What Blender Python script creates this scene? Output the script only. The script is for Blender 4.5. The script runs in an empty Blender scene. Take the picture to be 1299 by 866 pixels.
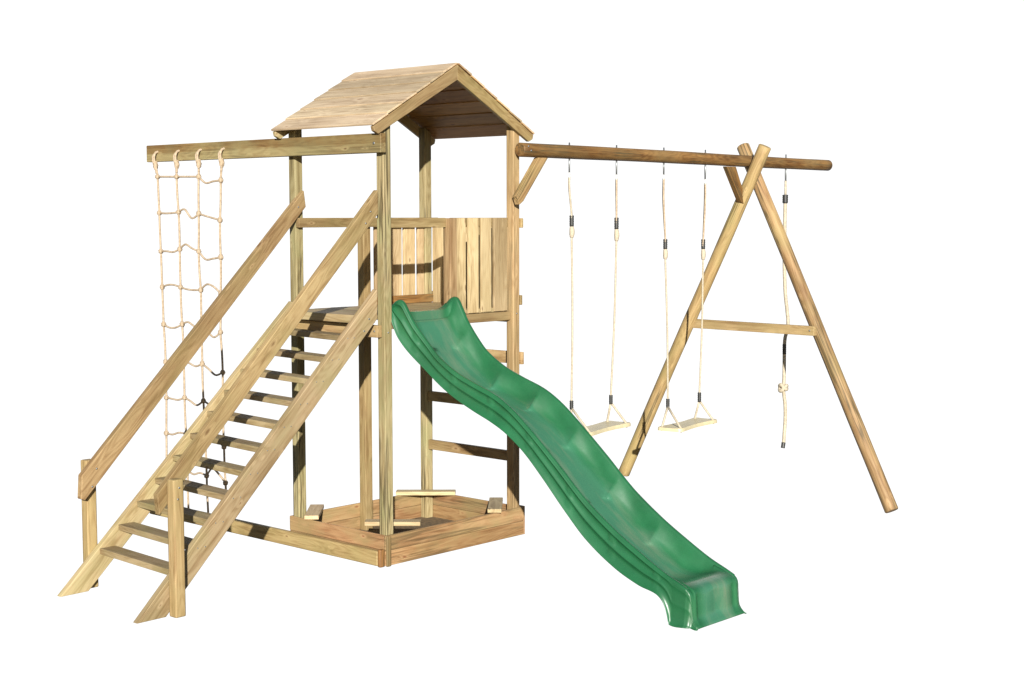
import bpy, bmesh, math, random
from mathutils import Vector as V, Matrix
random.seed(7)
sc = bpy.context.scene
COL = sc.collection
S, T, W = 1.214, 0.888, 0.0624          # tower footprint (x, y) and post thickness

# ------------------------------------------------------------------ materials
def nt_mat(name):
    m = bpy.data.materials.new(name); m.use_nodes = True
    nt = m.node_tree; nt.nodes.clear()
    out = nt.nodes.new('ShaderNodeOutputMaterial'); b = nt.nodes.new('ShaderNodeBsdfPrincipled')
    nt.links.new(b.outputs[0], out.inputs[0])
    return m, nt, b
def ramp(nt, fac, stops):
    r = nt.nodes.new('ShaderNodeValToRGB'); e = r.color_ramp.elements
    while len(e) < len(stops): e.new(0.5)
    for i, (p, c) in enumerate(stops):
        e[i].position = p; e[i].color = (*c, 1) if len(c) == 3 else c
    nt.links.new(fac, r.inputs[0]); return r
def mathn(nt, op, a, b=None, c=None):
    n = nt.nodes.new('ShaderNodeMath'); n.operation = op
    for i, v in enumerate((a, b, c)):
        if v is None: continue
        if isinstance(v, (int, float)): n.inputs[i].default_value = v
        else: nt.links.new(v, n.inputs[i])
    return n.outputs[0]
def mix(nt, fac, a, b, mode='MIX'):
    n = nt.nodes.new('ShaderNodeMix'); n.data_type = 'RGBA'; n.blend_type = mode
    if isinstance(fac, (int, float)): n.inputs[0].default_value = fac
    else: nt.links.new(fac, n.inputs[0])
    for i, v in ((6, a), (7, b)):
        if isinstance(v, tuple): n.inputs[i].default_value = (*v, 1)
        else: nt.links.new(v, n.inputs[i])
    return n.outputs[2]

def wood(name, light, dark, knotc=(0.10, 0.045, 0.015), tint=(0.30, 0.29, 0.13), tintamt=0.35,
         cracks=0.0, rough=0.62, upper_tint=None, knots=1.0, kscale=(5.2, 13, 13), under=None):
    m, nt, b = nt_mat(name); N = nt.nodes; L = nt.links
    tc = N.new('ShaderNodeTexCoord'); oi = N.new('ShaderNodeObjectInfo')
    mul = N.new('ShaderNodeVectorMath'); mul.operation = 'SCALE'
    cmb = N.new('ShaderNodeCombineXYZ')
    L.new(oi.outputs['Random'], cmb.inputs[0])
    L.new(mathn(nt, 'FRACT', mathn(nt, 'MULTIPLY', oi.outputs['Random'], 17.3)), cmb.inputs[1])
    L.new(mathn(nt, 'FRACT', mathn(nt, 'MULTIPLY', oi.outputs['Random'], 53.7)), cmb.inputs[2])
    L.new(cmb.outputs[0], mul.inputs[0]); mul.inputs['Scale'].default_value = 40
    add = N.new('ShaderNodeVectorMath'); L.new(tc.outputs['Object'], add.inputs[0]); L.new(mul.outputs[0], add.inputs[1])
    def mapped(s):
        mp = N.new('ShaderNodeMapping'); mp.inputs['Scale'].default_value = s; L.new(add.outputs[0], mp.inputs[0]); return mp.outputs[0]
    def noise(s, detail=4, rough_=.55, dist=0, scale=1.0):
        n = N.new('ShaderNodeTexNoise'); L.new(mapped(s), n.inputs['Vector'])
        n.inputs['Scale'].default_value = scale; n.inputs['Detail'].default_value = detail
        n.inputs['Roughness'].default_value = rough_; n.inputs['Distortion'].default_value = dist
        return n.outputs['Fac']
    # knots
    vo = N.new('ShaderNodeTexVoronoi'); L.new(mapped(kscale), vo.inputs['Vector']); vo.inputs['Scale'].default_value = 1
    vo.inputs['Randomness'].default_value = 1.0
    # only some of the cells hold a knot, each of its own size
    vc = N.new('ShaderNodeSeparateColor'); L.new(vo.outputs['Color'], vc.inputs[0])
    kd = mathn(nt, 'ADD', mathn(nt, 'MULTIPLY', vo.outputs['Distance'], mathn(nt, 'MULTIPLY_ADD', vc.outputs[1], 1.3, .75)), mathn(nt, 'MULTIPLY', mathn(nt, 'GREATER_THAN', vc.outputs[0], .74), 1.0))
    kcore = ramp(nt, kd, [(0.0, (1, 1, 1)), (0.07, (.8, .8, .8)), (0.11, (0.3, 0.3, 0.3)), (0.15, (0, 0, 0))]).outputs[0]
    # cathedral growth rings: contours of a stretched noise, bent round the knots
    base = noise((1.1, 9, 9), 2, .5, .3)
    warp = mathn(nt, 'ADD', base, mathn(nt, 'MULTIPLY', mathn(nt, 'POWER', mathn(nt, 'MAXIMUM', mathn(nt, 'SUBTRACT', .42, kd), 0), 1.3), .30))
    rings = mathn(nt, 'MULTIPLY_ADD', mathn(nt, 'SINE', mathn(nt, 'MULTIPLY', warp, 95)), .5, .5)
    fine = noise((2.2, 62, 62), 6, .75)
    broad = noise((1.6, 19, 19), 5, .65)
    blot = noise((3, 5, 5), 3, .6)
    f = mathn(nt, 'ADD', mathn(nt, 'MULTIPLY', rings, .13), mathn(nt, 'ADD', mathn(nt, 'MULTIPLY', fine, .80), mathn(nt, 'MULTIPLY', broad, .85)))
    mid = tuple((a * .55 + c * .45) for a, c in zip(light, dark))
    f = mathn(nt, 'MULTIPLY', f, .6)
    col = ramp(nt, f, [(0.44, light), (0.54, mid), (0.65, tuple(q * .88 for q in dark))])
    c = col.outputs[0]
    if upper_tint:  # upper half of the timber multiplied darker
        sx = N.new('ShaderNodeSeparateXYZ'); L.new(tc.outputs['Object'], sx.inputs[0])
        hz = mathn(nt, 'ADD', sx.outputs[2], mathn(nt, 'MULTIPLY', mathn(nt, 'SUBTRACT', base, .5), .03))
        hf = ramp(nt, mathn(nt, 'MULTIPLY_ADD', hz, 12.0, .5), [(0.46, (0, 0, 0)), (.54, (1, 1, 1))]).outputs[0]
        c = mix(nt, mathn(nt, 'MULTIPLY', hf, .8), c, upper_tint, 'MULTIPLY')
    tf = ramp(nt, blot, [(0.45, (0, 0, 0)), (0.68, (1, 1, 1))]).outputs[0]
    c = mix(nt, mathn(nt, 'MULTIPLY', tf, tintamt), c, tint)
    bl2 = noise((.7, 1.6, 1.6), 3, .6)
    c = mix(nt, 1.0, c, ramp(nt, bl2, [(0.3, (.68, .66, .60)), (0.7, (1.16, 1.16, 1.15))]).outputs[0], 'MULTIPLY')
    halo = ramp(nt, kd, [(0.14, (1, 1, 1)), (0.34, (0, 0, 0))]).outputs[0]
    c = mix(nt, mathn(nt, 'MULTIPLY', halo, .45 * knots), c, tuple(min(.8, q * 1.18) for q in light))
    c = mix(nt, mathn(nt, 'MULTIPLY', kcore, .85 * knots), c, knotc)
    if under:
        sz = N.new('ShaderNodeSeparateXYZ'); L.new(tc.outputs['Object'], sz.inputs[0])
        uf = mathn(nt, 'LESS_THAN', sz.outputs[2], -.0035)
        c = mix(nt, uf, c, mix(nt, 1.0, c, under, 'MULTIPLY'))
    # per-board tone
    hsv = N.new('ShaderNodeHueSaturation'); L.new(c, hsv.inputs['Color'])
    L.new(mathn(nt, 'MULTIPLY_ADD', mathn(nt, 'FRACT', mathn(nt, 'MULTIPLY', oi.outputs['Random'], 91.7)), .30, .85), hsv.inputs['Value'])
    L.new(mathn(nt, 'MULTIPLY_ADD', mathn(nt, 'FRACT', mathn(nt, 'MULTIPLY', oi.outputs['Random'], 31.1)), .014, .495), hsv.inputs['Hue'])
    c = hsv.outputs[0]
    hgt = mathn(nt, 'ADD', mathn(nt, 'MULTIPLY', fine, .6), mathn(nt, 'MULTIPLY', rings, .4))
    if cracks:
        cr = noise((.9, 34, 34), 2, .5, .6)
        cf = ramp(nt, mathn(nt, 'ABSOLUTE', mathn(nt, 'SUBTRACT', cr, .52)), [(0.0, (1, 1, 1)), (0.022, (0.75, .75, .75)), (0.05, (0, 0, 0))]).outputs[0]
        msk = ramp(nt, noise((1.6, 7, 7), 2), [(0.47, (0, 0, 0)), (0.56, (1, 1, 1))]).outputs[0]
        cf = mathn(nt, 'MULTIPLY', mathn(nt, 'MULTIPLY', cf, msk), cracks)
        c = mix(nt, cf, c, (0.06, 0.045, 0.02))
        hgt = mathn(nt, 'SUBTRACT', hgt, mathn(nt, 'MULTIPLY', cf, 1.5))
    L.new(c, b.inputs['Base Color'])
    b.inputs['Roughness'].default_value = rough
    b.inputs['Specular IOR Level'].default_value = .3
    bp = N.new('ShaderNodeBump'); bp.inputs['Strength'].default_value = .5; bp.inputs['Distance'].default_value = .0015
    L.new(hgt, bp.inputs['Height']); L.new(bp.outputs[0], b.inputs['Normal'])
    return m

M = {}
M['tan']    = wood('weathered_pine', (0.348, 0.266, 0.152), (0.229, 0.152, 0.070), tint=(0.252, 0.229, 0.107), tintamt=.5)
M['post']   = wood('greenish_pine', (0.340, 0.285, 0.155), (0.215, 0.159, 0.070), tint=(0.229, 0.229, 0.104), tintamt=.6, cracks=.9, knots=.6)
M['postc']  = wood('warm_pine_post', (0.340, 0.233, 0.122), (0.222, 0.133, 0.059), tint=(0.244, 0.185, 0.089), tintamt=.4, cracks=.5)
M['gold']   = wood('golden_pine', (0.326, 0.233, 0.115), (0.207, 0.126, 0.052), tint=(0.222, 0.185, 0.074), tintamt=.4)
M['pale']   = wood('pale_new_pine', (0.47, 0.36, 0.210), (0.33, 0.225, 0.115), tint=(0.407, 0.311, 0.163), tintamt=.3)
M['brown']  = wood('brown_stained_pine', (0.222, 0.111, 0.037), (0.096, 0.037, 0.010), tint=(0.20, 0.13, 0.055), tintamt=.6, cracks=.9, kscale=(5, 15, 15))
M['log']    = wood('round_pine_log', (0.348, 0.237, 0.115), (0.229, 0.133, 0.056), tint=(0.252, 0.200, 0.081), tintamt=.6, cracks=.8, knots=1.2, kscale=(6.5, 16, 16))
M['red']    = wood('reddish_pine', (0.326, 0.200, 0.100), (0.222, 0.111, 0.048), tint=(0.235, 0.178, 0.080), tintamt=.75, knotc=(0.16, 0.05, 0.02), cracks=.6)
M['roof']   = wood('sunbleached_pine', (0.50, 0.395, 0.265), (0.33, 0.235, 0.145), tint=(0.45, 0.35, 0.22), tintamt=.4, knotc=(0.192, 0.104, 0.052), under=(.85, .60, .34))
M['beam']   = wood('two_tone_pine', (0.333, 0.266, 0.126), (0.207, 0.137, 0.056), tint=(0.244, 0.222, 0.104), tintamt=.5, upper_tint=(.62, .47, .33), cracks=.4)

def rope_mat(name, c1, c2, tw=160):
    m, nt, b = nt_mat(name); N = nt.nodes; L = nt.links
    tc = N.new('ShaderNodeTexCoord')
    n = N.new('ShaderNodeTexNoise'); n.inputs['Scale'].default_value = 60; L.new(tc.outputs['Object'], n.inputs['Vector'])
    L.new(mix(nt, ramp(nt, n.outputs[0], [(.35, (0, 0, 0)), (.65, (1, 1, 1))]).outputs[0], c1, c2), b.inputs['Base Color'])
    w = N.new('ShaderNodeTexWave'); w.bands_direction = 'DIAGONAL'; w.inputs['Scale'].default_value = tw; L.new(tc.outputs['Object'], w.inputs['Vector'])
    bp = N.new('ShaderNodeBump'); bp.inputs['Strength'].default_value = .5; bp.inputs['Distance'].default_value = .002
    L.new(w.outputs['Fac'], bp.inputs['Height']); L.new(bp.outputs[0], b.inputs['Normal'])
    b.inputs['Roughness'].default_value = .75; return m
M['netrope'] = rope_mat('hemp_coloured_rope', (.31, .23, .145), (.43, .335, .225))
M['rope'] = rope_mat('cream_rope', (.36, .305, .215), (.45, .39, .285))
def plain(name, c, rough=.5, metal=0.0, nscale=25, var=.15):
    m, nt, b = nt_mat(name); N = nt.nodes; L = nt.links
    tc = N.new('ShaderNodeTexCoord')
    n = N.new('ShaderNodeTexNoise'); n.inputs['Scale'].default_value = nscale; n.inputs['Detail'].default_value = 4; L.new(tc.outputs['Object'], n.inputs['Vector'])
    lo = tuple(x * (1 - var) for x in c); hi = tuple(min(1, x * (1 + var)) for x in c)
    L.new(ramp(nt, n.outputs[0], [(.3, lo), (.7, hi)]).outputs[0], b.inputs['Base Color'])
    b.inputs['Roughness'].default_value = rough; b.inputs['Metallic'].default_value = metal; return m
M['steel'] = plain('galvanised_steel', (.22, .23, .23), .42, .8)
M['black'] = plain('black_plastic_sleeve', (.02, .02, .018), .5, 0, 180, .5)
M['ring'] = plain('white_plastic_ring', (.58, .57, .52), .4)
M['seat'] = plain('cream_plastic_seat', (.50, .43, .26), .45, 0, 12, .12)
M['soil'] = plain('sandy_soil', (.13, .09, .045), .9, 0, 40, .4)

def slide_mat():
    m, nt, b = nt_mat('green_moulded_plastic'); N = nt.nodes; L = nt.links
    tc = N.new('ShaderNodeTexCoord')
    n = N.new('ShaderNodeTexNoise'); n.inputs['Scale'].default_value = 3.5; n.inputs['Detail'].default_value = 6; n.inputs['Roughness'].default_value = .6
    L.new(tc.outputs['Object'], n.inputs['Vector'])
    c = ramp(nt, n.outputs[0], [(.3, (.008, .070, .024)), (.7, (.014, .108, .040))]).outputs[0]
    # worn streaks along the run, also painting reflections onto the floor
    mp = N.new('ShaderNodeMapping'); mp.inputs['Scale'].default_value = (9, 1.6, 1.6); L.new(tc.outputs['Object'], mp.inputs[0])
    n2 = N.new('ShaderNodeTexNoise'); n2.inputs['Scale'].default_value = 1.4; n2.inputs['Detail'].default_value = 7; n2.inputs['Roughness'].default_value = .65; L.new(mp.outputs[0], n2.inputs['Vector'])
    g = N.new('ShaderNodeNewGeometry'); sx = N.new('ShaderNodeSeparateXYZ'); L.new(g.outputs['Normal'], sx.inputs[0])
    wear_refl = ramp(nt, n2.outputs[0], [(.46, (0, 0, 0)), (.72, (1, 1, 1))]).outputs[0]
    # sliding track paler than the walls: scuffing plus floor reflection painted into the colour
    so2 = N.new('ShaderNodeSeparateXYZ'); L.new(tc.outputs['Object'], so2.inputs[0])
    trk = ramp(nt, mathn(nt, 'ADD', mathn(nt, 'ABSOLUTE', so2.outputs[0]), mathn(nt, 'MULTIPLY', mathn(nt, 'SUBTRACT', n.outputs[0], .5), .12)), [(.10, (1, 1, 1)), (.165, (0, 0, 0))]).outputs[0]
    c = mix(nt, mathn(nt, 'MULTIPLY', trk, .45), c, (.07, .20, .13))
    c = mix(nt, mathn(nt, 'MULTIPLY', mathn(nt, 'MULTIPLY', wear_refl, trk), .38), c, (.20, .19, .13))
    c = mix(nt, mathn(nt, 'MULTIPLY', wear_refl, .05), c, (.12, .20, .12))
    L.new(c, b.inputs['Base Color'])
    r = mathn(nt, 'SUBTRACT', mathn(nt, 'MULTIPLY_ADD', n2.outputs[0], .20, .30), mathn(nt, 'MULTIPLY', trk, .16)); L.new(r, b.inputs['Roughness'])
    b.inputs['Specular IOR Level'].default_value = .6
    b.inputs['Coat Weight'].default_value = .10; b.inputs['Coat Roughness'].default_value = .3
    n3 = N.new('ShaderNodeTexNoise'); n3.inputs['Scale'].default_value = 9; n3.inputs['Detail'].default_value = 3; L.new(tc.outputs['Object'], n3.inputs['Vector'])
    bp = N.new('ShaderNodeBump'); bp.inputs['Strength'].default_value = .22; bp.inputs['Distance'].default_value = .006
    L.new(n3.outputs[0], bp.inputs['Height']); L.new(bp.outputs[0], b.inputs['Normal'])
    return m
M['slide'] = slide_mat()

# ------------------------------------------------------------------ helpers
def thing(name, label, cat, loc, group=None):
    o = bpy.data.objects.new(name, None); COL.objects.link(o); o.location = loc
    o.empty_display_size = .1
    o['label'] = label; o['category'] = cat
    if group: o['group'] = group
    return o
def world_off(p):
    v = V((0, 0, 0))
    while p is not None:
        v += p.matrix_basis.translation if p.type == 'EMPTY' else V((0, 0, 0)); p = p.parent
    return v
WM = {}                                        # world matrix of every mesh we make
def place(o, mw, parent):
    WM[o.name] = mw
    if parent is not None:
        pm = WM.get(parent.name, Matrix.Translation(parent.location))
        o.parent = parent; o.matrix_basis = pm.inverted() @ mw
    else: o.matrix_basis = mw
def frame(origin, x, z):
    x = V(x).normalized(); z = V(z); z = (z - x * z.dot(x)).normalized(); y = z.cross(x)
    m = Matrix((x, y, z)).transposed().to_4x4(); m.translation = V(origin); return m
def finish(name, bm, mat, parent, mw, smooth=False):
    me = bpy.data.meshes.new(name); bm.to_mesh(me); bm.free()
    if smooth:
        for p in me.polygons: p.use_smooth = True
    me.materials.append(mat)
    o = bpy.data.objects.new(name, me); COL.objects.link(o); place(o, mw, parent); return o
def poly(name, pts, faces, mat, parent, grain=(1, 0, 0), up=(0, 0, 1), bev=.004):
    """convex solid from world points; grain direction becomes local X"""
    c = sum((V(p) for p in pts), V((0, 0, 0))) / len(pts)
    mw = frame(c, grain, up); inv = mw.inverted()
    bm = bmesh.new(); vs = [bm.verts.new(inv @ V(p)) for p in pts]
    for f in faces: bm.faces.new([vs[i] for i in f])
    bmesh.ops.recalc_face_normals(bm, faces=bm.faces)
    if bev: bmesh.ops.bevel(bm, geom=list(bm.edges), offset=bev, segments=2, profile=.6, affect='EDGES', clamp_overlap=True)
    o = finish(name, bm, mat, parent, mw)
    for p in o.data.polygons: p.use_smooth = True
    md = o.modifiers.new('wn', 'WEIGHTED_NORMAL'); md.keep_sharp = True
    return o
BOXF = [(0, 1, 2, 3), (7, 6, 5, 4), (0, 4, 5, 1), (1, 5, 6, 2), (2, 6, 7, 3), (3, 7, 4, 0)]
def box(name, a, b, mat, parent, grain=None, bev=.004, jit=0.0):
    (x0, y0, z0), (x1, y1, z1) = a, b
    d = (abs(x1 - x0), abs(y1 - y0), abs(z1 - z0)); k = d.index(max(d))
    g = grain or [(1, 0, 0), (0, 1, 0), (0, 0, 1)][k]
    up = (0, 0, 1) if abs(g[2]) < .9 else (1, 0, 0)
    j = lambda: random.uniform(-jit, jit)
    pts = [(x0 + j(), y0, z0 + j()), (x1 + j(), y0, z0 + j()), (x1 + j(), y1, z0 + j()), (x0 + j(), y1, z0 + j()),
           (x0 + j(), y0, z1 + j()), (x1 + j(), y0, z1 + j()), (x1 + j(), y1, z1 + j()), (x0 + j(), y1, z1 + j())]
    return poly(name, pts, BOXF, mat, parent, g, up, bev)
def prism(name, outline, d, mat, parent, grain, up=(0, 0, 1), bev=.004):
    """outline: convex polygon of world points, d: extrusion vector"""
    n = len(outline); d = V(d)
    pts = [V(p) for p in outline] + [V(p) + d for p in outline]
    faces = [tuple(range(n)), tuple(range(2 * n - 1, n - 1, -1))] + [(i, (i + 1) % n, (i + 1) % n + n, i + n) for i in range(n)]
    return poly(name, pts, faces, mat, parent, grain, up, bev)
def plank(name, p0, p1, up, w, t, mat, parent, bev=.004):
    """plank from p0 to p1 (centre line), w along 'up', t across"""
    p0, p1 = V(p0), V(p1); x = (p1 - p0).normalized(); z = V(up); z = (z - x * z.dot(x)).normalized(); y = z.cross(x)
    q = []
    for e in (p0, p1):
        for s, r in ((-1, -1), (1, -1), (1, 1), (-1, 1)): q.append(e + y * s * t / 2 + z * r * w / 2)
    return poly(name, q, BOXF, mat, parent, x, z, bev)
def tube_bm(bm, pts, r, seg=10, cap=True, inv=None):
    pts = [V(p) for p in pts]; rs = r if isinstance(r, (list, tuple)) else [r] * len(pts)
    rings = []; prev = None
    for i, p in enumerate(pts):
        t = (pts[min(i + 1, len(pts) - 1)] - pts[max(i - 1, 0)]).normalized()
        if prev is None:
            a = t.orthogonal().normalized()
        else:
            a = (prev - t * prev.dot(t)).normalized()
        prev = a; b = t.cross(a)
        rings.append([bm.verts.new((inv @ q) if inv else q) for q in
                      [p + (a * math.cos(2 * math.pi * k / seg) + b * math.sin(2 * math.pi * k / seg)) * rs[i] for k in range(seg)]])
    for A, B in zip(rings, rings[1:]):
        for k in range(seg): bm.faces.new((A[k], A[(k + 1) % seg], B[(k + 1) % seg], B[k]))
    if cap:
        bm.faces.new(rings[0][::-1]); bm.faces.new(rings[-1])
def tube(name, pts, r, mat, parent, seg=10, up=(0, 0, 1)):
    bm = bmesh.new(); c = V(pts[0]); mw = Matrix.Translation(c); inv = mw.inverted()
    tube_bm(bm, pts, r, seg, True, inv)
    return finish(name, bm, mat, parent, mw, True)
def log(name, p0, p1, r0, r1, mat, parent, bow=(0, 0, 0)):
    """round pole with slightly chamfered ends and a little irregularity"""
    p0, p1 = V(p0), V(p1); x = (p1 - p0).normalized(); up = V((0, 0, 1)) if abs(x.z) < .8 else V((0, 1, 0))
    mw = frame((p0 + p1) / 2, x, up); inv = mw.inverted(); Lh = (p1 - p0).length; n = 40
    pts, rs = [], []
    ph = random.random() * 6
    for i in range(n + 1):
        t = i / n; w = math.sin(math.pi * t)
        pts.append(p0.lerp(p1, t) + V(bow) * w + V((0, 0.002 * math.sin(t * 9 + ph), .002 * math.cos(t * 7 + ph))))
        rs.append((r0 + (r1 - r0) * t) * (1 + .012 * math.sin(t * 23 + ph)))
    ch = .006
    pts = [pts[0]] + [pts[0] + x * ch] + pts[1:-1] + [pts[-1] - x * ch, pts[-1]]
    rs = [rs[0] - ch] + [rs[0]] + rs[1:-1] + [rs[-1], rs[-1] - ch]
    bm = bmesh.new(); tube_bm(bm, pts, rs, 24, True, inv)
    o = finish(name, bm, mat, parent, mw, True)
    for p in o.data.polygons:
        if len(p.vertices) > 4: p.use_smooth = False
    return o
def smooth_path(pts, n=8):
    pts = [V(p) for p in pts]; out = []
    for i in range(len(pts) - 1):
        p0 = pts[max(i - 1, 0)]; p1 = pts[i]; p2 = pts[i + 1]; p3 = pts[min(i + 2, len(pts) - 1)]
        for k in range(n):
            t = k / n
            out.append(.5 * ((2 * p1) + (p2 - p0) * t + (2 * p0 - 5 * p1 + 4 * p2 - p3) * t * t + (3 * p1 - p0 - 3 * p2 + p3) * t ** 3))
    out.append(pts[-1]); return out
def blob(name, c, r, mat, parent, squash=(1, 1, 1), lump=.12):
    bm = bmesh.new(); bmesh.ops.create_icosphere(bm, subdivisions=3, radius=r)
    ph = random.random() * 9
    for v in bm.verts:
        d = v.co.normalized()
        f = 1 + lump * math.sin(5 * d.x + 7 * d.z + ph) * math.cos(6 * d.y - 4 * d.z + ph)
        v.co = V((v.co.x * squash[0], v.co.y * squash[1], v.co.z * squash[2])) * f
    return finish(name, bm, mat, parent, Matrix.Translation(c), True)
def torus_bm(bm, R, r, rot, nR=20, nr=8, sx=1, sy=1):
    rings = []
    for i in range(nR):
        a = 2 * math.pi * i / nR; c = V((math.cos(a) * R * sx, 0, math.sin(a) * R * sy)); d = V((math.cos(a), 0, math.sin(a)))
        rings.append([bm.verts.new(rot @ (c + d * r * math.cos(2 * math.pi * k / nr) + V((0, 1, 0)) * r * math.sin(2 * math.pi * k / nr))) for k in range(nr)])
    for i in range(nR):
        A, B = rings[i], rings[(i + 1) % nR]
        for k in range(nr): bm.faces.new((A[k], A[(k + 1) % nr], B[(k + 1) % nr], B[k]))
def bolt(c, n, parent, r=.009):
    """dome head bolt set on a face with normal n"""
    bm = bmesh.new(); bmesh.ops.create_uvsphere(bm, u_segments=12, v_segments=8, radius=r)
    for v in bm.verts: v.co.z *= .45
    return finish('bolt', bm, M['steel'], parent, frame(c, V(n).orthogonal(), n), True)

# ------------------------------------------------------------------ tower
ZR = 3.0872; XM = S / 2; PITCH = (3.0872 - 2.68) / .711
def roofz(x): return ZR - abs(x - XM) * PITCH
tower = thing('play_tower', 'tall square wooden play tower with gabled plank roof, slatted balcony and open legs', 'play tower', (XM, T / 2, 0))
def post(x, y, z0, z1, mat):
    # top is cut to the roof slope when it reaches it
    xs = (x, x + W); cut = .032
    tz = [min(z1, roofz(q) - cut) for q in xs]
    pts = [(x, y, z0), (x + W, y, z0), (x + W, y + W, z0), (x, y + W, z0), (x, y, tz[0]), (x + W, y, tz[1]), (x + W, y + W, tz[1]), (x, y + W, tz[0])]
    return poly('post', pts, BOXF, mat, tower, (0, 0, 1), (1, 0, 0), .006)
post(0, 0, 0, 9, M['post'])
post(S - W, 0, 0, 9, M['postc'])
post(0, T - W, 0, 9, M['post'])
post(S - W, T - W, 0, 9, M['post'])
box('balcony_post', (.578, T - W, .0), (.578 + W, T, 2.125), M['gold'], tower)
box('balcony_post', (.566, .002, 1.42), (.566 + W, W + .002, 2.12), M['postc'], tower)
# deck
for i in range(8):
    y0 = .066 + i * .0955
    if i == 7: y0 = .0665 + 7 * .0945
x = -.02
nb = 0
while x < S - .02:
    box('deck_board', (x, .064 if x < W or x > S - W - .1 else .03, 1.507), (x + .09, T - .064 if x < W or x > S - W - .1 else T - .03, 1.535), M['tan'], tower, jit=.001)
    x += .0935; nb += 1
box('deck_board', (-.118, .056, 1.487), (-.024, .797, 1.537), M['tan'], tower, jit=.001, bev=.006)
box('deck_joist', (-.043, .02, 1.402), (-.003, T - .004, 1.476), M['gold'], tower)
box('deck_joist', (S - .03, W + .002, 1.43), (S - .002, T - W - .002, 1.505), M['gold'], tower)
box('deck_joist', (W + .002, .024, 1.447), (S - W - .002, .052, 1.505), M['gold'], tower)
box('deck_joist', (W + .002, T - .052, 1.447), (S - W - .002, T - .024, 1.505), M['gold'], tower)
bolt((-.0435, .045, 1.44), (-1, 0, 0), tower, .007)
bolt((W * .5, -.0005, 1.43), (0, -1, 0), tower, .006)
bolt((S - W * .45, -.0005, 1.49), (0, -1, 0), tower, .006)
# rails
box('rail', (W + .001, .036, 2.062), (.565, .064, 2.122), M['gold'], tower)
box('rail', (.63, .046, 2.062), (S - W - .001, .074, 2.122), M['gold'], tower)
box('rail', (.0, T - W - .034, 2.060), (S + .03, T - W - .002, 2.122), M['gold'], tower)
box('rail', (.645, T - W - .034, 1.500 + .037), (S + .036, T - W - .002, 1.592), M['brown'], tower)
box('rail', (S + .002, -.014, 2.055), (S + .022, T - .03, 2.118), M['gold'], tower)
box('rail', (S + .002, -.006, 1.545), (S + .022, T - .03, 1.610), M['gold'], tower)
# slats
sl = [(.634, .729), (.757, .847), (.875, .966), (.994, 1.118)]
for a, b_ in sl: box('slat', (a, .022, 1.512), (b_, .042, 2.120), M['pale'], tower, jit=.0012, bev=.003)
for a, b_ in ((.690, .792), (.828, .936), (.960, 1.062), (1.090, 1.149)):
    box('slat', (a, T - .060 + .008, 1.50), (b_, T - .032, 2.105), M['pale'], tower, jit=.0012, bev=.003)
y = T - .19
while y > W:
    box('slat', (S - .022, y, 1.49), (S - .002, y + .102, 2.10), M['pale'], tower, jit=.0012, bev=.003); y -= .114
# ladder rungs at the back
box('ladder_rung', (S - .048, W + .0015, .500), (S - .016, T - W - .0015, .568), M['gold'], tower)
box('ladder_rung', (S - .048, W + .0015, .842), (S - .016, T - W - .0015, .910), M['gold'], tower)
box('ladder_rung', (S + .002, -.018, 1.150), (S + .024, T - .01, 1.232), M['gold'], tower)
# roof: rafters and lapped boards
YF, YB = -.030, .918
def rafter(y0, y1, side, mat):
    e = .711; w = .094
    xa = XM; xb = XM + side * e
    out = [(xa, y0, ZR - .014), (xa, y0, ZR - .014 - w), (xb - side * .042, y0, ZR - e * PITCH - .014 - w * .62 + .012), (xb - side * .008, y0, ZR - e * PITCH - .014 - .03), (xb, y0, ZR - e * PITCH - .016)]
    return prism('rafter', out, (0, y1 - y0, 0), mat, roof, (side * 1, 0, -PITCH), (0, 0, 1), .004)
roof = bpy.data.objects.new('roof', None); COL.objects.link(roof)
WM['roof'] = Matrix.Translation((XM, T / 2, 2.68)); roof.parent = tower; roof.matrix_basis = Matrix.Translation((0, 0, 2.68))
NB = 6
sl_len = .711 * math.sqrt(1 + PITCH ** 2)
for side in (-1, 1):
    rafter(YF, YF + .028, side, M['gold'])
    rafter(YB - .03, YB - .002, side, M['tan'])
    dx = V((side, 0, -PITCH)).normalized(); nrm = V((side * PITCH, 0, 1)).normalized()
    pitchw = sl_len / NB
    for i in range(NB):
        s0 = i * pitchw - (.0 if i else -.002); s1 = (i + 1) * pitchw - .001
        if i == NB - 1: s1 = sl_len + .004
        o0 = V((XM, 0, ZR - .012))
        a = o0 + dx * s0 + nrm * .0005; b_ = o0 + dx * s1 + nrm * .0052
        if i == NB - 1: b_ = o0 + dx * s1 + nrm * .002
        t1, t2 = .012, .0135
        yf = YF - .004 + random.uniform(-.003, .003); yb = YB + .004 + random.uniform(-.003, .003)
        q = [(a.x, yf, a.z), (b_.x, yf, b_.z), (b_.x + nrm.x * t2, yf, b_.z + nrm.z * t2), (a.x + nrm.x * t1, yf, a.z + nrm.z * t1)]
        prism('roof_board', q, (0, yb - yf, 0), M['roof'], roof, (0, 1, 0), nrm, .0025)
# net beams (outer face of the stair side)
box('net_beam', (-.048, -.030, 2.510), (-.003, 2.392, 2.626), M['beam'], tower, bev=.006)
box('ground_beam', (-.062, .015, .004), (-.022, 2.43, .098), M['gold'], tower, bev=.010)
bolt((-.0485, .03, 2.567), (-1, 0, 0), tower, .009)

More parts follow.
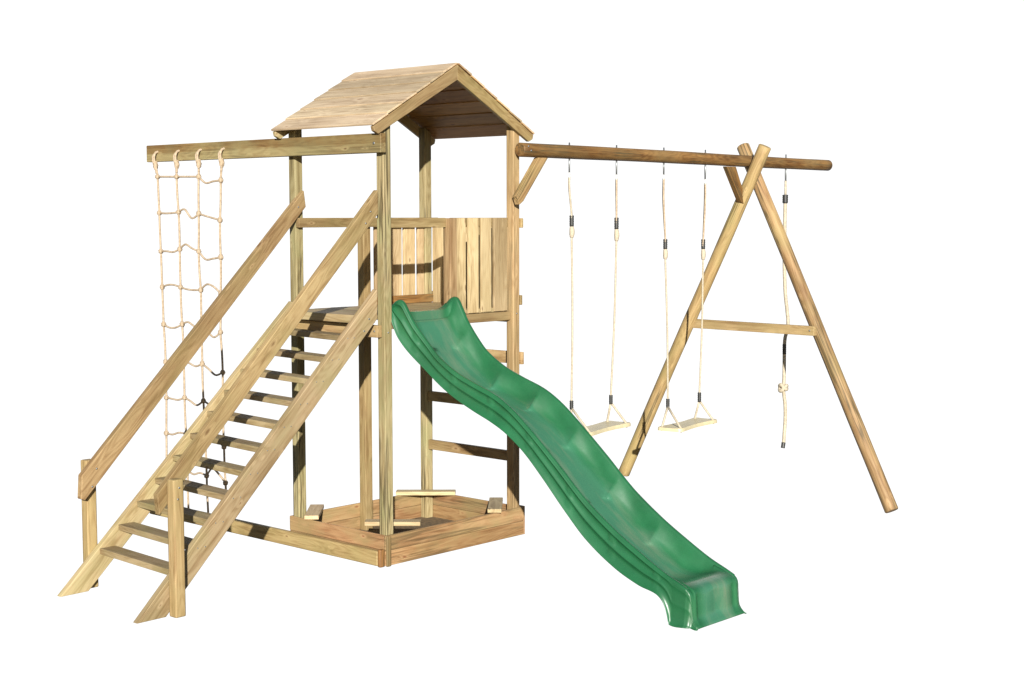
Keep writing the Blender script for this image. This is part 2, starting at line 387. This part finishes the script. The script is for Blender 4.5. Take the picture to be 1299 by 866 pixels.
# ------------------------------------------------------------------ sandbox
sand = thing('sandbox', 'square open sandbox of low reddish planks with small corner seats around the tower legs', 'sandbox', (XM, T / 2, 0))
m_ = .020
for k, (z0, z1) in enumerate(((.003, .0965), (.0975, .192))):
    r = M['red']
    box('side_board', (-.001 - m_, -m_, z0), (S + m_, -.001, z1), r, sand, bev=.006)
    box('side_board', (-m_ + .004, .001, z0), (-.001, T + m_ - .002, z1), r, sand, bev=.006)
    box('side_board', (-m_ + .005, T + .001, z0), (S + m_, T + m_, z1), r, sand, bev=.006)
    box('side_board', (S + .001, .001, z0), (S + m_ - .002, T - .001, z1), r, sand, bev=.006)
box('corner_block', (-m_ - .0045, -m_ - .016, .002), (.010, -m_ - .001, .190), M['red'], sand, grain=(0, 0, 1), bev=.006)
box('corner_block', (S + m_ + .001, -m_ + .002, .002), (S + m_ + .014, .045, .196), M['red'], sand, grain=(0, 0, 1), bev=.005)
box('corner_block', (-.064, -.016, .0), (-m_ - .003, .013, .112), M['brown'], sand, bev=.010)
def seat_plank(p, q):
    p, q = V((*p, .2075)), V((*q, .2075)); plank('corner_seat', p, q, (0, 0, 1), .026, .092, M['pale'], sand, .004)
seat_plank((.118, .322), (.352, .060))
seat_plank((.955, .93), (1.236, .625))
seat_plank((-.012, .690), (.262, .958))
seat_plank((.935, -.03), (1.245, .245))
so = box('soil', (0.002, 0.002, .0005), (S - .002, T - .002, .012), M['soil'], None, grain=(1, 0, 0), bev=0)
so['kind'] = 'structure'

# ------------------------------------------------------------------ staircase
st = thing('staircase', 'steep open wooden staircase with two handrails leading up to the tower deck', 'stairs', (-.9, .42, 0))
def stringer(y0, y1, xt, sl_, xe, wv, mat):
    z = lambda x: sl_ * (x - xt)
    xb = xt + wv / sl_
    out = [(xt, y0, 0.0), (xb, y0, 0.0), (xe, y0, z(xe) - wv), (xe, y0, z(xe))]
    return prism('stringer', out, (0, y1 - y0, 0), mat, st, (1, 0, sl_), (0, 0, 1), .004)
stringer(.005, .047, -1.774, .985, -.052, .178, M['tan'])
stringer(.800, .842, -1.747, .940, -.052, .168, M['tan'])
stepsz = [.237 + .1195 * k for k in range(11)]
for z in stepsz:
    xn = z / .985 - 1.774 + .004; xf = z / .940 - 1.747 + .004
    t = .034
    q = [(xn, .0475, z), (xn, .0475, z - t), (xn + .105, .0475, z - t), (xn + .105, .0475, z)]
    r_ = [(xf, .7995, z), (xf, .7995, z - t), (xf + .105, .7995, z - t), (xf + .105, .7995, z)]
    faces = [(0, 1, 2, 3), (7, 6, 5, 4)] + [(i, (i + 1) % 4, (i + 1) % 4 + 4, i + 4) for i in range(4)]
    poly('tread', q + r_, faces, M['tan'], st, (0, 1, 0), (0, 0, 1), .004)
def handrail(y0, y1, pts, mat):
    out = [(x, y0, z) for x, z in pts]
    return prism('handrail', out, (0, y1 - y0, 0), mat, st, (1, 0, 1.02), (0, 0, 1), .004)
handrail(.004, .044, [(-1.632, .668), (-1.622, .556), (-.040, 2.145), (-.040, 2.290)], M['gold'])
handrail(.795, .838, [(-1.594, .672), (-1.603, .538), (-1.578, .528), (.062, 2.192), (.047, 2.296)], M['gold'])
def newel(x0, x1, y0, y1, top, lean=0):
    return box('newel_post', (x0, y0, 0), (x1, y1, top), M['gold'], st, bev=.010)
newel(-1.576, -1.510, -.062, .003, .745)
newel(-1.538, -1.472, .844, .906, .745)
bolt((-1.55, -.0625, .64), (0, -1, 0), st, .006)

for c_, n_ in (((-1.54, -.0625, .70), (0, -1, 0)), ((-.12, .0045, 1.52), (0, -1, 0)), ((-.16, .0045, 1.45), (0, -1, 0)),
               ((-.10, .0035, 2.16), (0, -1, 0)), ((-.14, .0035, 2.09), (0, -1, 0)), ((0.0, .7945, 2.19), (0, -1, 0)), ((-1.50, .7945, .70), (0, -1, 0)), ((-1.53, .7945, .60), (0, -1, 0))):
    bolt(c_, n_, st, .006)
for k_, z_ in enumerate(stepsz):
    for dx_ in (.03, .08):
        bolt((z_ / .985 - 1.774 + dx_, .0045, z_ - .017), (0, -1, 0), st, .0038)
# ------------------------------------------------------------------ slide
slide = thing('slide', 'long wavy green plastic slide running down from the tower deck', 'slide', (.337, -1.1, 0))
Rk = [(.06, 1.562), (.035, 1.590), (.0, 1.618), (-.03, 1.628), (-.06, 1.618), (-.10, 1.560), (-.15, 1.486), (-.25, 1.380), (-.335, 1.302), (-.48, 1.220), (-.62, 1.168), (-.80, 1.108), (-.93, 1.037),
      (-1.05, .948), (-1.17, .850), (-1.30, .740), (-1.40, .650), (-1.5, .568), (-1.68, .447), (-1.85, .350), (-2.0, .272), (-2.12, .223), (-2.18, .196)]
Bk = [(.06, 1.557), (.03, 1.550), (.008, 1.512), (-.02, 1.455), (-.05, 1.405), (-.128, 1.323), (-.228, 1.242), (-.363, 1.147), (-.485, 1.078), (-.649, 1.008), (-.80, .952), (-.92, .895), (-1.054, .803), (-1.193, .675), (-1.353, .515),
      (-1.508, .374), (-1.704, .250), (-1.872, .180), (-1.97, .158), (-2.005, .143), (-2.032, .118), (-2.052, .082), (-2.066, .040), (-2.076, .003), (-2.18, .002)]
def interp(K, y):
    # Catmull-Rom in y
    if y >= K[0][0]: return K[0][1]
    for i in range(len(K) - 1):
        if K[i + 1][0] <= y:
            p1, p2 = K[i], K[i + 1]; t = (y - p1[0]) / (p2[0] - p1[0])
            p0 = K[i - 1] if i else p1; p3 = K[i + 2] if i + 2 < len(K) else p2
            m1 = (p2[1] - p0[1]) / (p2[0] - p0[0]) * (p2[0] - p1[0]); m2 = (p3[1] - p1[1]) / (p3[0] - p1[0]) * (p2[0] - p1[0])
            return (2 * t**3 - 3 * t**2 + 1) * p1[1] + (t**3 - 2 * t**2 + t) * m1 + (-2 * t**3 + 3 * t**2) * p2[1] + (t**3 - t**2) * m2
    return K[-1][1]
CX = .337
def sstep(a, b, x):
    t = max(0, min(1, (x - a) / (b - a))); return t * t * (3 - 2 * t)
def section(y):
    R, B = interp(Rk, y), interp(Bk, y); h = R - B
    d = .130 * sstep(-2.17, -1.88, y) * (1 - .55 * sstep(-.03, .05, y)) + .0005
    if y > -.03: d = max(.001, min(d, R - 1.548))
    u = ((y + .18) / .30) % 1.0
    arch = abs(math.sin(math.pi * u)) ** .7                   # scalloped inner walls
    ins = .050 * (1 - arch) * sstep(-2.0, -1.8, y)
    rib = max(0, 1 - abs(((y + .02) / .30) % 1.0 - .5) / .10)   # upright ribs on the outer skirt
    e = sstep(-2.10, -1.95, y)
    p = .006 * (1 - sstep(0, .7, rib)) * sstep(-2.06, -1.95, y)
    hb = min(h, .17) if y < -2.0 else h
    base = B
    def bead(f, o, w=.010):
        return [(o - .001, B + f * h - w), (o + .0045 * e, B + f * h - w * .35), (o + .0045 * e, B + f * h + w * .35), (o - .001, B + f * h + w)]
    P = [(.253, B), (.252, B + .004), (.246, B + .009), (.240, B + .016)] + [(.236 - p * .3, B + .20 * h)] + [(.232 - p, B + .30 * h)] + \
        [(x, min(z, R - .03)) for x, z in bead(.48, .231)] + [(.228 - p, B + .60 * h), (.226 - p, B + .74 * h)] + \
        [(x, min(z, R - .02)) for x, z in bead(.86, .2255, .007)] + [
         (.226, R - .008), (.222, R - .002), (.214, R), (.205, R - .001), (.199, R - .007), (.196, R - .016),
         (.190 - ins * .2, R - .20 * d - .012 * (d > .05)), (.183 - ins * .6, R - .48 * d), (.174 - ins, R - .72 * d), (.156 - ins * 1.1, R - .90 * d), (.132 - ins, R - .965 * d), (.09, R - .99 * d), (.045, R - d), (0, R - d)]
    wf = 1 + .11 * sstep(-.30, -.02, y)
    P = [(x * wf, z) for x, z in P]
    left = [(CX - x, z) for x, z in P]; right = [(CX + x, z) for x, z in P[-2::-1]]
    return left + right
bm = bmesh.new(); rows = []
ys = []
y = .055
while y > -2.165: ys.append(y); y -= .0095 if y > -1.95 else .004
for y in ys: rows.append([(x, y - 0, z) for x, z in section(y)])
# rounded exit lip and front face
last = section(-2.165)
for yy, f in ((-2.176, .975), (-2.187, .935), (-2.195, .875), (-2.200, .79), (-2.203, .68), (-2.205, .56), (-2.206, .44), (-2.208, .32), (-2.211, .22), (-2.217, .14), (-2.226, .075), (-2.238, .02)):
    row = []
    for x, z in last:
        dx = x - CX; sg = 1 if dx >= 0 else -1; dx = abs(dx); g = 0
        u = dx / .2
        if .15 < f < .85 and u < .92: g = .012 * max(0, math.cos(u * math.pi * 2.5)) ** 4
        k = min(1, (1 - f) * 3)
        flare = max(0, .25 - f) / .25
        if dx > .205: dx = .205 + (dx - .205) * (1 - k * .50) + .003 * flare
        edge = .010 * sstep(.185, .214, dx) * (1 - flare)
        row.append((CX + sg * dx, yy + g + edge, z * f))
    rows.append(row)
vr = [[bm.verts.new(p) for p in r] for r in rows]
for A, B in zip(vr, vr[1:]):
    for k in range(len(A) - 1): bm.faces.new((A[k], B[k], B[k + 1], A[k + 1]))
bmesh.ops.recalc_face_normals(bm, faces=bm.faces)
mw = Matrix.Translation((.337, -1.1, 0))
for v in bm.verts: v.co = mw.inverted() @ v.co
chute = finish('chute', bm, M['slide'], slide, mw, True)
md = chute.modifiers.new('solid', 'SOLIDIFY'); md.thickness = .005; md.offset = -1

# ------------------------------------------------------------------ swing frame
fr = thing('swing_set', 'brown round swing beam carried by a crossed pair of log legs beside the tower', 'swing frame', (3.6, -.2, 0))
BY, BZ = -.050, 2.5635
bo = log('beam', (1.158, BY, 2.5645), (5.018, BY, 2.5515), .047, .045, M['brown'], fr)
l1 = log('leg', (3.792, -.224, 2.668), (3.568, .975, .0), .050, .050, M['log'], fr)
l2 = log('leg', (3.895, .052, 2.682), (3.640, -1.440, .0), .051, .051, M['log'], fr)
plank('crossbar', (3.695, .40, 1.272), (3.690, -.752, 1.268), (0, 0, 1), .072, .042, M['gold'], fr)
def brace(pts, mat):
    return prism('brace', [(x, -.072, z) for x, z in pts], (0, .044, 0), mat, fr, V((pts[1][0] - pts[0][0], 0, pts[1][1] - pts[0][1])), (0, 0, 1), .004)
brace([(1.325, 2.517), (1.112, 2.262), (1.135, 2.205), (1.172, 2.228), (1.418, 2.517)], M['log'])
brace([(3.50, 2.508), (3.70, 2.235), (3.765, 2.205), (3.760, 2.260), (3.62, 2.508)], M['brown'])
bolt((3.668, -.715, 1.27), (-1, 0, 0), fr, .007)
for xx in (1.195, 1.222): bolt((xx, -.0975, 2.585 - (xx - 1.195)), (0, -1, 0), fr, .007)

def rod(name, p0, p1, r, mat, parent): return tube(name, [p0, V(p0).lerp(V(p1), .5), p1], r, mat, parent, 8)
def carabiner(x, z1, z0, parent):
    """hook from the beam underside at z1 down to z0"""
    bm = bmesh.new(); rt = Matrix.Rotation(.7, 3, 'Z'); h = z1 - z0
    torus_bm(bm, .5, .0042 / .5 * .5, rt, 24, 8) if False else None
    pts = []
    for i in range(25):
        a = 2 * math.pi * i / 24
        rx = .015 * (1 + .35 * math.sin(a)); pts.append(rt @ V((rx * math.cos(a), 0, (h / 2 - .004) * math.sin(a))) + V((0, 0, z0 + h / 2)) + V((x, BY, 0)))
    c = V((x, BY, z1)); inv = Matrix.Translation(c).inverted()
    tube_bm(bm, pts, .0058, 8, True, inv)
    tube_bm(bm, [(x, BY, z1 - .02), (x, BY, z1 + .01), (x, BY, z1 + .107)], .0055, 8, True, inv)     # eye bolt through the beam
    torus = bmesh.new(); torus.free()
    return finish('hook', bm, M['steel'], parent, Matrix.Translation(c), True)
def ring(c, R, r, parent):
    bm = bmesh.new(); torus_bm(bm, R, r, Matrix.Rotation(.6, 3, 'Z'), 20, 8); return finish('ring', bm, M['ring'], parent, Matrix.Translation(c), True)
def sleeve(c0, c1, r, parent):
    n = 9; pts = [V(c0).lerp(V(c1), i / n) for i in range(n + 1)]
    rs = [r * (1 if i % 2 else .88) for i in range(n + 1)]
    return tube('sleeve', pts, rs, M['black'], parent, 10)
def dogbone(c0, c1, z, width, th, parent):
    c0 = V((*c0, z)); c1 = V((*c1, z)); L_ = (c1 - c0).length; mw_ = frame((c0 + c1) / 2, c1 - c0, (0, 0, 1))
    bm = bmesh.new(); n = 28; up, lo = [], []
    def hw(t):
        w = width / 2 * (1 - .22 * math.sin(math.pi * t) ** 1.5)
        e = min(t, 1 - t) * L_; rr = .035
        if e < rr: w -= rr * .8 * (1 - math.sqrt(max(0, 1 - (1 - e / rr) ** 2)))
        return w
    ts = [0, .004, .012, .025, .05] + [.05 + .9 * i / n for i in range(1, n)] + [.95, .975, .988, .996, 1]
    prof = [(-1, -.5), (-1.0, .2), (-.94, .5), (-.4, .42), (.4, .42), (.94, .5), (1, .2), (1, -.5)]
    rr_ = []
    for t in ts:
        w = hw(t); rr_.append([bm.verts.new((-L_ / 2 + t * L_, a * w, b * th)) for a, b in prof])
    for A, B in zip(rr_, rr_[1:]):
        for k in range(8): bm.faces.new((A[k], A[(k + 1) % 8], B[(k + 1) % 8], B[k]))
    bm.faces.new(rr_[0][::-1]); bm.faces.new(rr_[-1]); bmesh.ops.recalc_face_normals(bm, faces=bm.faces)
    o = finish('seat', bm, M['seat'], parent, mw_, True)
    md = o.modifiers.new('es', 'EDGE_SPLIT'); md.split_angle = .7
    return o, mw_, L_
def make_swing(label, sides, seat, seat_z):
    t = thing('swing', label, 'swing', ((sides[0]['x'] + sides[1]['x']) / 2, BY, seat_z), 'swings hanging from the brown beam')
    so_, smw, L_ = dogbone(seat[0], seat[1], seat_z, .205, .026, t)
    for k, s in enumerate(sides):
        x = s['x']; zt = s['zt']; zs1, zs0, ze = s['z']; xs = s['xs']; xb, zb1, zb0 = s['low']
        carabiner(x, 2.520, zt, t)
        ring((x, BY, zt - .016), .019, .0055, t)
        # doubled upper rope
        for d in (-1, 1):
            pa = smooth_path([(x + d * .008, BY + d * .008, zt - .022), (x + d * .013, BY + d * .012, (zt + zs1) / 2 + .04), (xs + d * .008, BY + d * .006, zs1), (xs + d * .006, BY, zs0)], 6)
            tube('upper_rope', pa, .0068, M['netrope'] if s.get('tan') else M['rope'], t, 8)
        sleeve((xs, BY, zs1), (xs, BY, zs0), .0165, t)
        bm_pts = [V((xs, BY, zs0)), V((xs + .004, BY, (zs0 + ze) / 2)), V((xs, BY, ze))]
        tube('splice', smooth_path(bm_pts, 6), [.012 + .007 * math.sin(math.pi * i / 12) for i in range(13)], M['rope'], t, 10)
        tube('rope', smooth_path([(xs, BY, ze + .01), ((xs + xb) / 2 + .004, BY - .004, (ze + zb1) / 2), (xb, BY, zb1), (xb, BY, zb0)], 8), .0072, M['rope'], t, 8)
        sleeve((xb, BY, zb1), (xb, BY, zb0), .0145, t)
        lx = (-1 if k == 0 else 1) * (L_ / 2 - .045)
        for d in (-1, 1):
            a = smw @ V((lx, d * .078, .008)); a2 = smw @ V((lx, d * .078, -.020))
            tube('seat_rope', [(xb, BY, zb0 + .01), V((xb, BY, zb0)).lerp(a, .5) + V((0, 0, .004)), a, a2], .0082, M['rope'], t, 8)
    return t
make_swing('swing nearer the tower, its cream board seat partly hidden by the slide',
           [dict(x=1.660, zt=2.420, xs=1.686, z=(2.136, 2.062, 1.985), low=(1.689, .868, .808)),
            dict(x=2.171, zt=2.415, xs=2.174, z=(2.120, 2.040, 1.955), low=(2.120, .868, .806), tan=1)],
           ((1.625, -.150), (2.235, -.040)), .655)
make_swing('swing farther from the tower, whole cream board seat in view beside the log leg',
           [dict(x=2.722, zt=2.425, xs=2.748, z=(1.962, 1.890, 1.815), low=(2.794, .780, .713), tan=1),
            dict(x=3.242, zt=2.400, xs=3.225, z=(1.955, 1.882, 1.800), low=(3.195, .792, .720), tan=1)],
           ((2.672, -.150), (3.292, -.050)), .572)

# ------------------------------------------------------------------ climbing rope
cr = thing('climbing_rope', 'thick cream climbing rope with one big knot hanging at the far end of the beam', 'climbing rope', (4.38, BY, 2.5))
bm = None
def hook2(x, z1, z0, parent):
    return carabiner(x, z1, z0, parent)
hook2(4.362, 2.517, 2.385, cr)
lp = [(4.362 + .016 * math.sin(a) * 1.0, BY + .010 * math.sin(a), 2.355 + .055 * math.cos(a)) for a in [2 * math.pi * i / 16 for i in range(17)]]
tube('loop', lp, .0095, M['rope'], cr, 8)
sleeve((4.360, BY, 2.300), (4.360, BY, 2.232), .024, cr)
rp = smooth_path([(x, BY, z) for x, z in ((4.360, 2.24), (4.359, 2.0), (4.359, 1.769), (4.380, 1.512), (4.410, 1.37), (4.428, 1.27), (4.418, 1.20), (4.388, 1.135), (4.380, 1.06), (4.381, .93), (4.380, .80), (4.372, .735))], 8)
tube('rope', rp, .0145, M['rope'], cr, 10)
sleeve((4.379, BY, 1.085), (4.380, BY, 1.005), .0165, cr)
kb = []
for i in range(49):
    a = 2 * math.pi * i / 24
    kb.append((4.370 + .030 * math.cos(a), BY + .026 * math.sin(a), .728 + .020 * math.sin(a * 1.5 + .4) + (i - 24) * .0004))
tube('knot', kb, .0165, M['rope'], cr, 10)
tube('rope', smooth_path([(4.368, BY, .73), (4.385, BY, .66), (4.404, BY, .575), (4.408, BY, .47), (4.398, BY, .36), (4.388, BY, .268)], 8), .0145, M['rope'], cr, 10)
sleeve((4.388, BY, .274), (4.377, BY, .228), .018, cr)

# ------------------------------------------------------------------ climbing net
NX = -.062
net = thing('climbing_net', 'knotted tan rope climbing net hanging from the left beam behind the stairs', 'climbing net', (NX, 1.88, 0))
VV = [[(2.264, 2.51), (2.241, 2.406), (2.229, 2.155), (2.22, 1.889), (2.212, 1.64), (2.204, 1.379), (2.19, 1.117), (2.189, 0.864), (2.198, 0.612), (2.206, 0.358), (2.206, 0.099)],
      [(2.012, 2.504), (2.016, 2.402), (2.001, 2.16), (1.995, 1.907), (1.994, 1.645), (1.984, 1.39), (1.974, 1.134), (1.973, 0.881), (1.963, 0.629), (1.952, 0.376), (1.952, 0.104)],
      [(1.76, 2.498), (1.763, 2.398), (1.77, 2.149), (1.778, 1.896), (1.762, 1.635), (1.762, 1.379), (1.761, 1.131), (1.755, 0.878), (1.745, 0.618), (1.734, 0.363), (1.724, 0.107)],
      [(1.506, 2.502), (1.518, 2.37), (1.534, 2.107), (1.533, 1.86), (1.54, 1.618), (1.55, 1.358), (1.533, 1.088), (1.535, 0.832), (1.533, 0.585), (1.523, 0.339), (1.512, 0.103)]]
links = {}   # sag shapes (height offsets at 1/3 and 2/3 of each link, rows from the top)
sag = [[(0, 0), (0, .0), (-.045, -.02)], [(-.006, -.006), (.03, -.045), (0, 0)], [(-.006, -.02), (.05, .02), (-.055, -.03)], [(.02, .02), (-.01, -.01), (.06, .05)],
       [(-.03, -.03), (.03, .0), (-.02, -.06)], [(-.02, -.01), (-.01, -.03), (-.02, -.05)], [(-.01, -.02), (-.02, -.05), (-.01, -.05)], [(-.01, .01), (-.03, -.03), (.05, .03)], [(.01, .0), (-.02, .01), (.09, .06)]]
for i, rowv in enumerate(VV):
    y0, z0 = rowv[0]
    path = [(NX, a, b) for a, b in rowv[:]]
    pth = []
    for k, (a, b) in enumerate(rowv):
        pth.append((NX, a, b))
        if k < len(rowv) - 1:
            a2, b2 = rowv[k + 1]; pth.append((NX, (a + a2) / 2 + random.uniform(-.004, .004), (b + b2) / 2))
    vr_ = tube('upright_rope', smooth_path(pth, 5), .0074, M['netrope'], net, 8)
    # loop over the beam and whipped splice
    yt = y0 - .004
    tube('hanging_loop', smooth_path([(-.046, yt - .006, 2.580), (-.066, yt - .004, 2.570), (-.074, yt, 2.545), (-.070, yt + .004, 2.515), (NX, y0, 2.475), (NX, (y0 + rowv[1][0]) / 2, 2.43)], 6), .0085, M['netrope'], net, 8)
    tube('hanging_loop', smooth_path([(-.046, yt + .022, 2.572), (-.064, yt + .028, 2.545), (-.066, yt + .018, 2.50), (NX, y0 + .003, 2.46)], 6), .0085, M['netrope'], net, 8)
    blob('knot', (NX, y0 - .002, 2.485), .019, M['netrope'], net, (.9, .8, 1.7), .2)
    for k in range(1, 10):
        a, b = rowv[k]
        blob('knot', (NX, a, b), .0185, M['netrope'], net, (.9, random.uniform(.8, 1.0), random.uniform(.9, 1.2)), .22)
for k in range(1, 10):
    for i in range(3):
        (a, b), (a2, b2) = VV[i][k], VV[i + 1][k]; s1, s2 = [q * .75 for q in sag[k - 1][i]]
        p = [(NX, a, b), (NX - .004, a + (a2 - a) * .33, b + (b2 - b) * .33 + s1), (NX - .003, a + (a2 - a) * .67, b + (b2 - b) * .67 + s2), (NX, a2, b2)]
        tube('cross_rope', smooth_path(p, 6), .0070, M['netrope'], net, 8)

# ------------------------------------------------------------------ camera
yaw, pitch, roll = 0.8291791, -0.0841143, -0.0008399
fw = V((math.sin(yaw) * math.cos(pitch), math.cos(yaw) * math.cos(pitch), math.sin(pitch)))
r = V((math.cos(yaw), -math.sin(yaw), 0)); u = r.cross(fw)
r2 = r * math.cos(roll) + u * math.sin(roll); u2 = -r * math.sin(roll) + u * math.cos(roll)
cd = bpy.data.cameras.new('Camera'); cam = bpy.data.objects.new('Camera', cd); COL.objects.link(cam)
mw = Matrix((r2, u2, -fw)).transposed().to_4x4(); mw.translation = V((-6.16636, -6.69188, 2.142355)); cam.matrix_world = mw
cd.sensor_width = 36; cd.lens = 36 * 1911.03 / 1299; cd.clip_end = 500; cd.clip_start = .05
sc.camera = cam

# ------------------------------------------------------------------ light
D = V((.95, 1.0, -.41)).normalized()          # direction the sunlight travels
sl_ = bpy.data.lights.new('sun', 'SUN'); sl_.energy = 5.0; sl_.angle = math.radians(.5); sl_.color = (1, .97, .92)
so_ = bpy.data.objects.new('sun', sl_); COL.objects.link(so_); so_.rotation_euler = D.to_track_quat('-Z', 'Y').to_euler()
elev = math.asin(-D.z); az = math.atan2(-D.x, -D.y)
w = bpy.data.worlds.new('World'); sc.world = w; w.use_nodes = True
nt = w.node_tree; nt.nodes.clear(); N = nt.nodes; L = nt.links
out = N.new('ShaderNodeOutputWorld')
sky = N.new('ShaderNodeTexSky'); sky.sky_type = 'NISHITA'; sky.sun_disc = False; sky.sun_elevation = elev; sky.sun_rotation = az
sky.air_density = .62; sky.dust_density = .25; sky.ozone_density = .3
bg = N.new('ShaderNodeBackground'); bg.inputs[1].default_value = .05; L.new(sky.outputs[0], bg.inputs[0])
white = N.new('ShaderNodeBackground'); white.inputs[0].default_value = (1, 1, 1, 1); white.inputs[1].default_value = .60
tc = N.new('ShaderNodeTexCoord'); dt = N.new('ShaderNodeVectorMath'); dt.operation = 'DOT_PRODUCT'
ax = V((math.sin(yaw), math.cos(yaw), -.12)).normalized(); dt.inputs[1].default_value = ax
L.new(tc.outputs['Generated'], dt.inputs[0])
rp_ = N.new('ShaderNodeValToRGB'); rp_.color_ramp.elements[0].position = .65; rp_.color_ramp.elements[1].position = .79
L.new(dt.outputs['Value'], rp_.inputs[0])
mx = N.new('ShaderNodeMixShader'); L.new(rp_.outputs[0], mx.inputs[0]); L.new(bg.outputs[0], mx.inputs[1]); L.new(white.outputs[0], mx.inputs[2])
L.new(mx.outputs[0], out.inputs[0])
sc.view_settings.view_transform = 'Standard'; sc.view_settings.look = 'None'
sc.view_settings.exposure = .90; sc.view_settings.gamma = 1
sc.render.engine = 'CYCLES'
sc.render.resolution_x = 1024; sc.render.resolution_y = 683
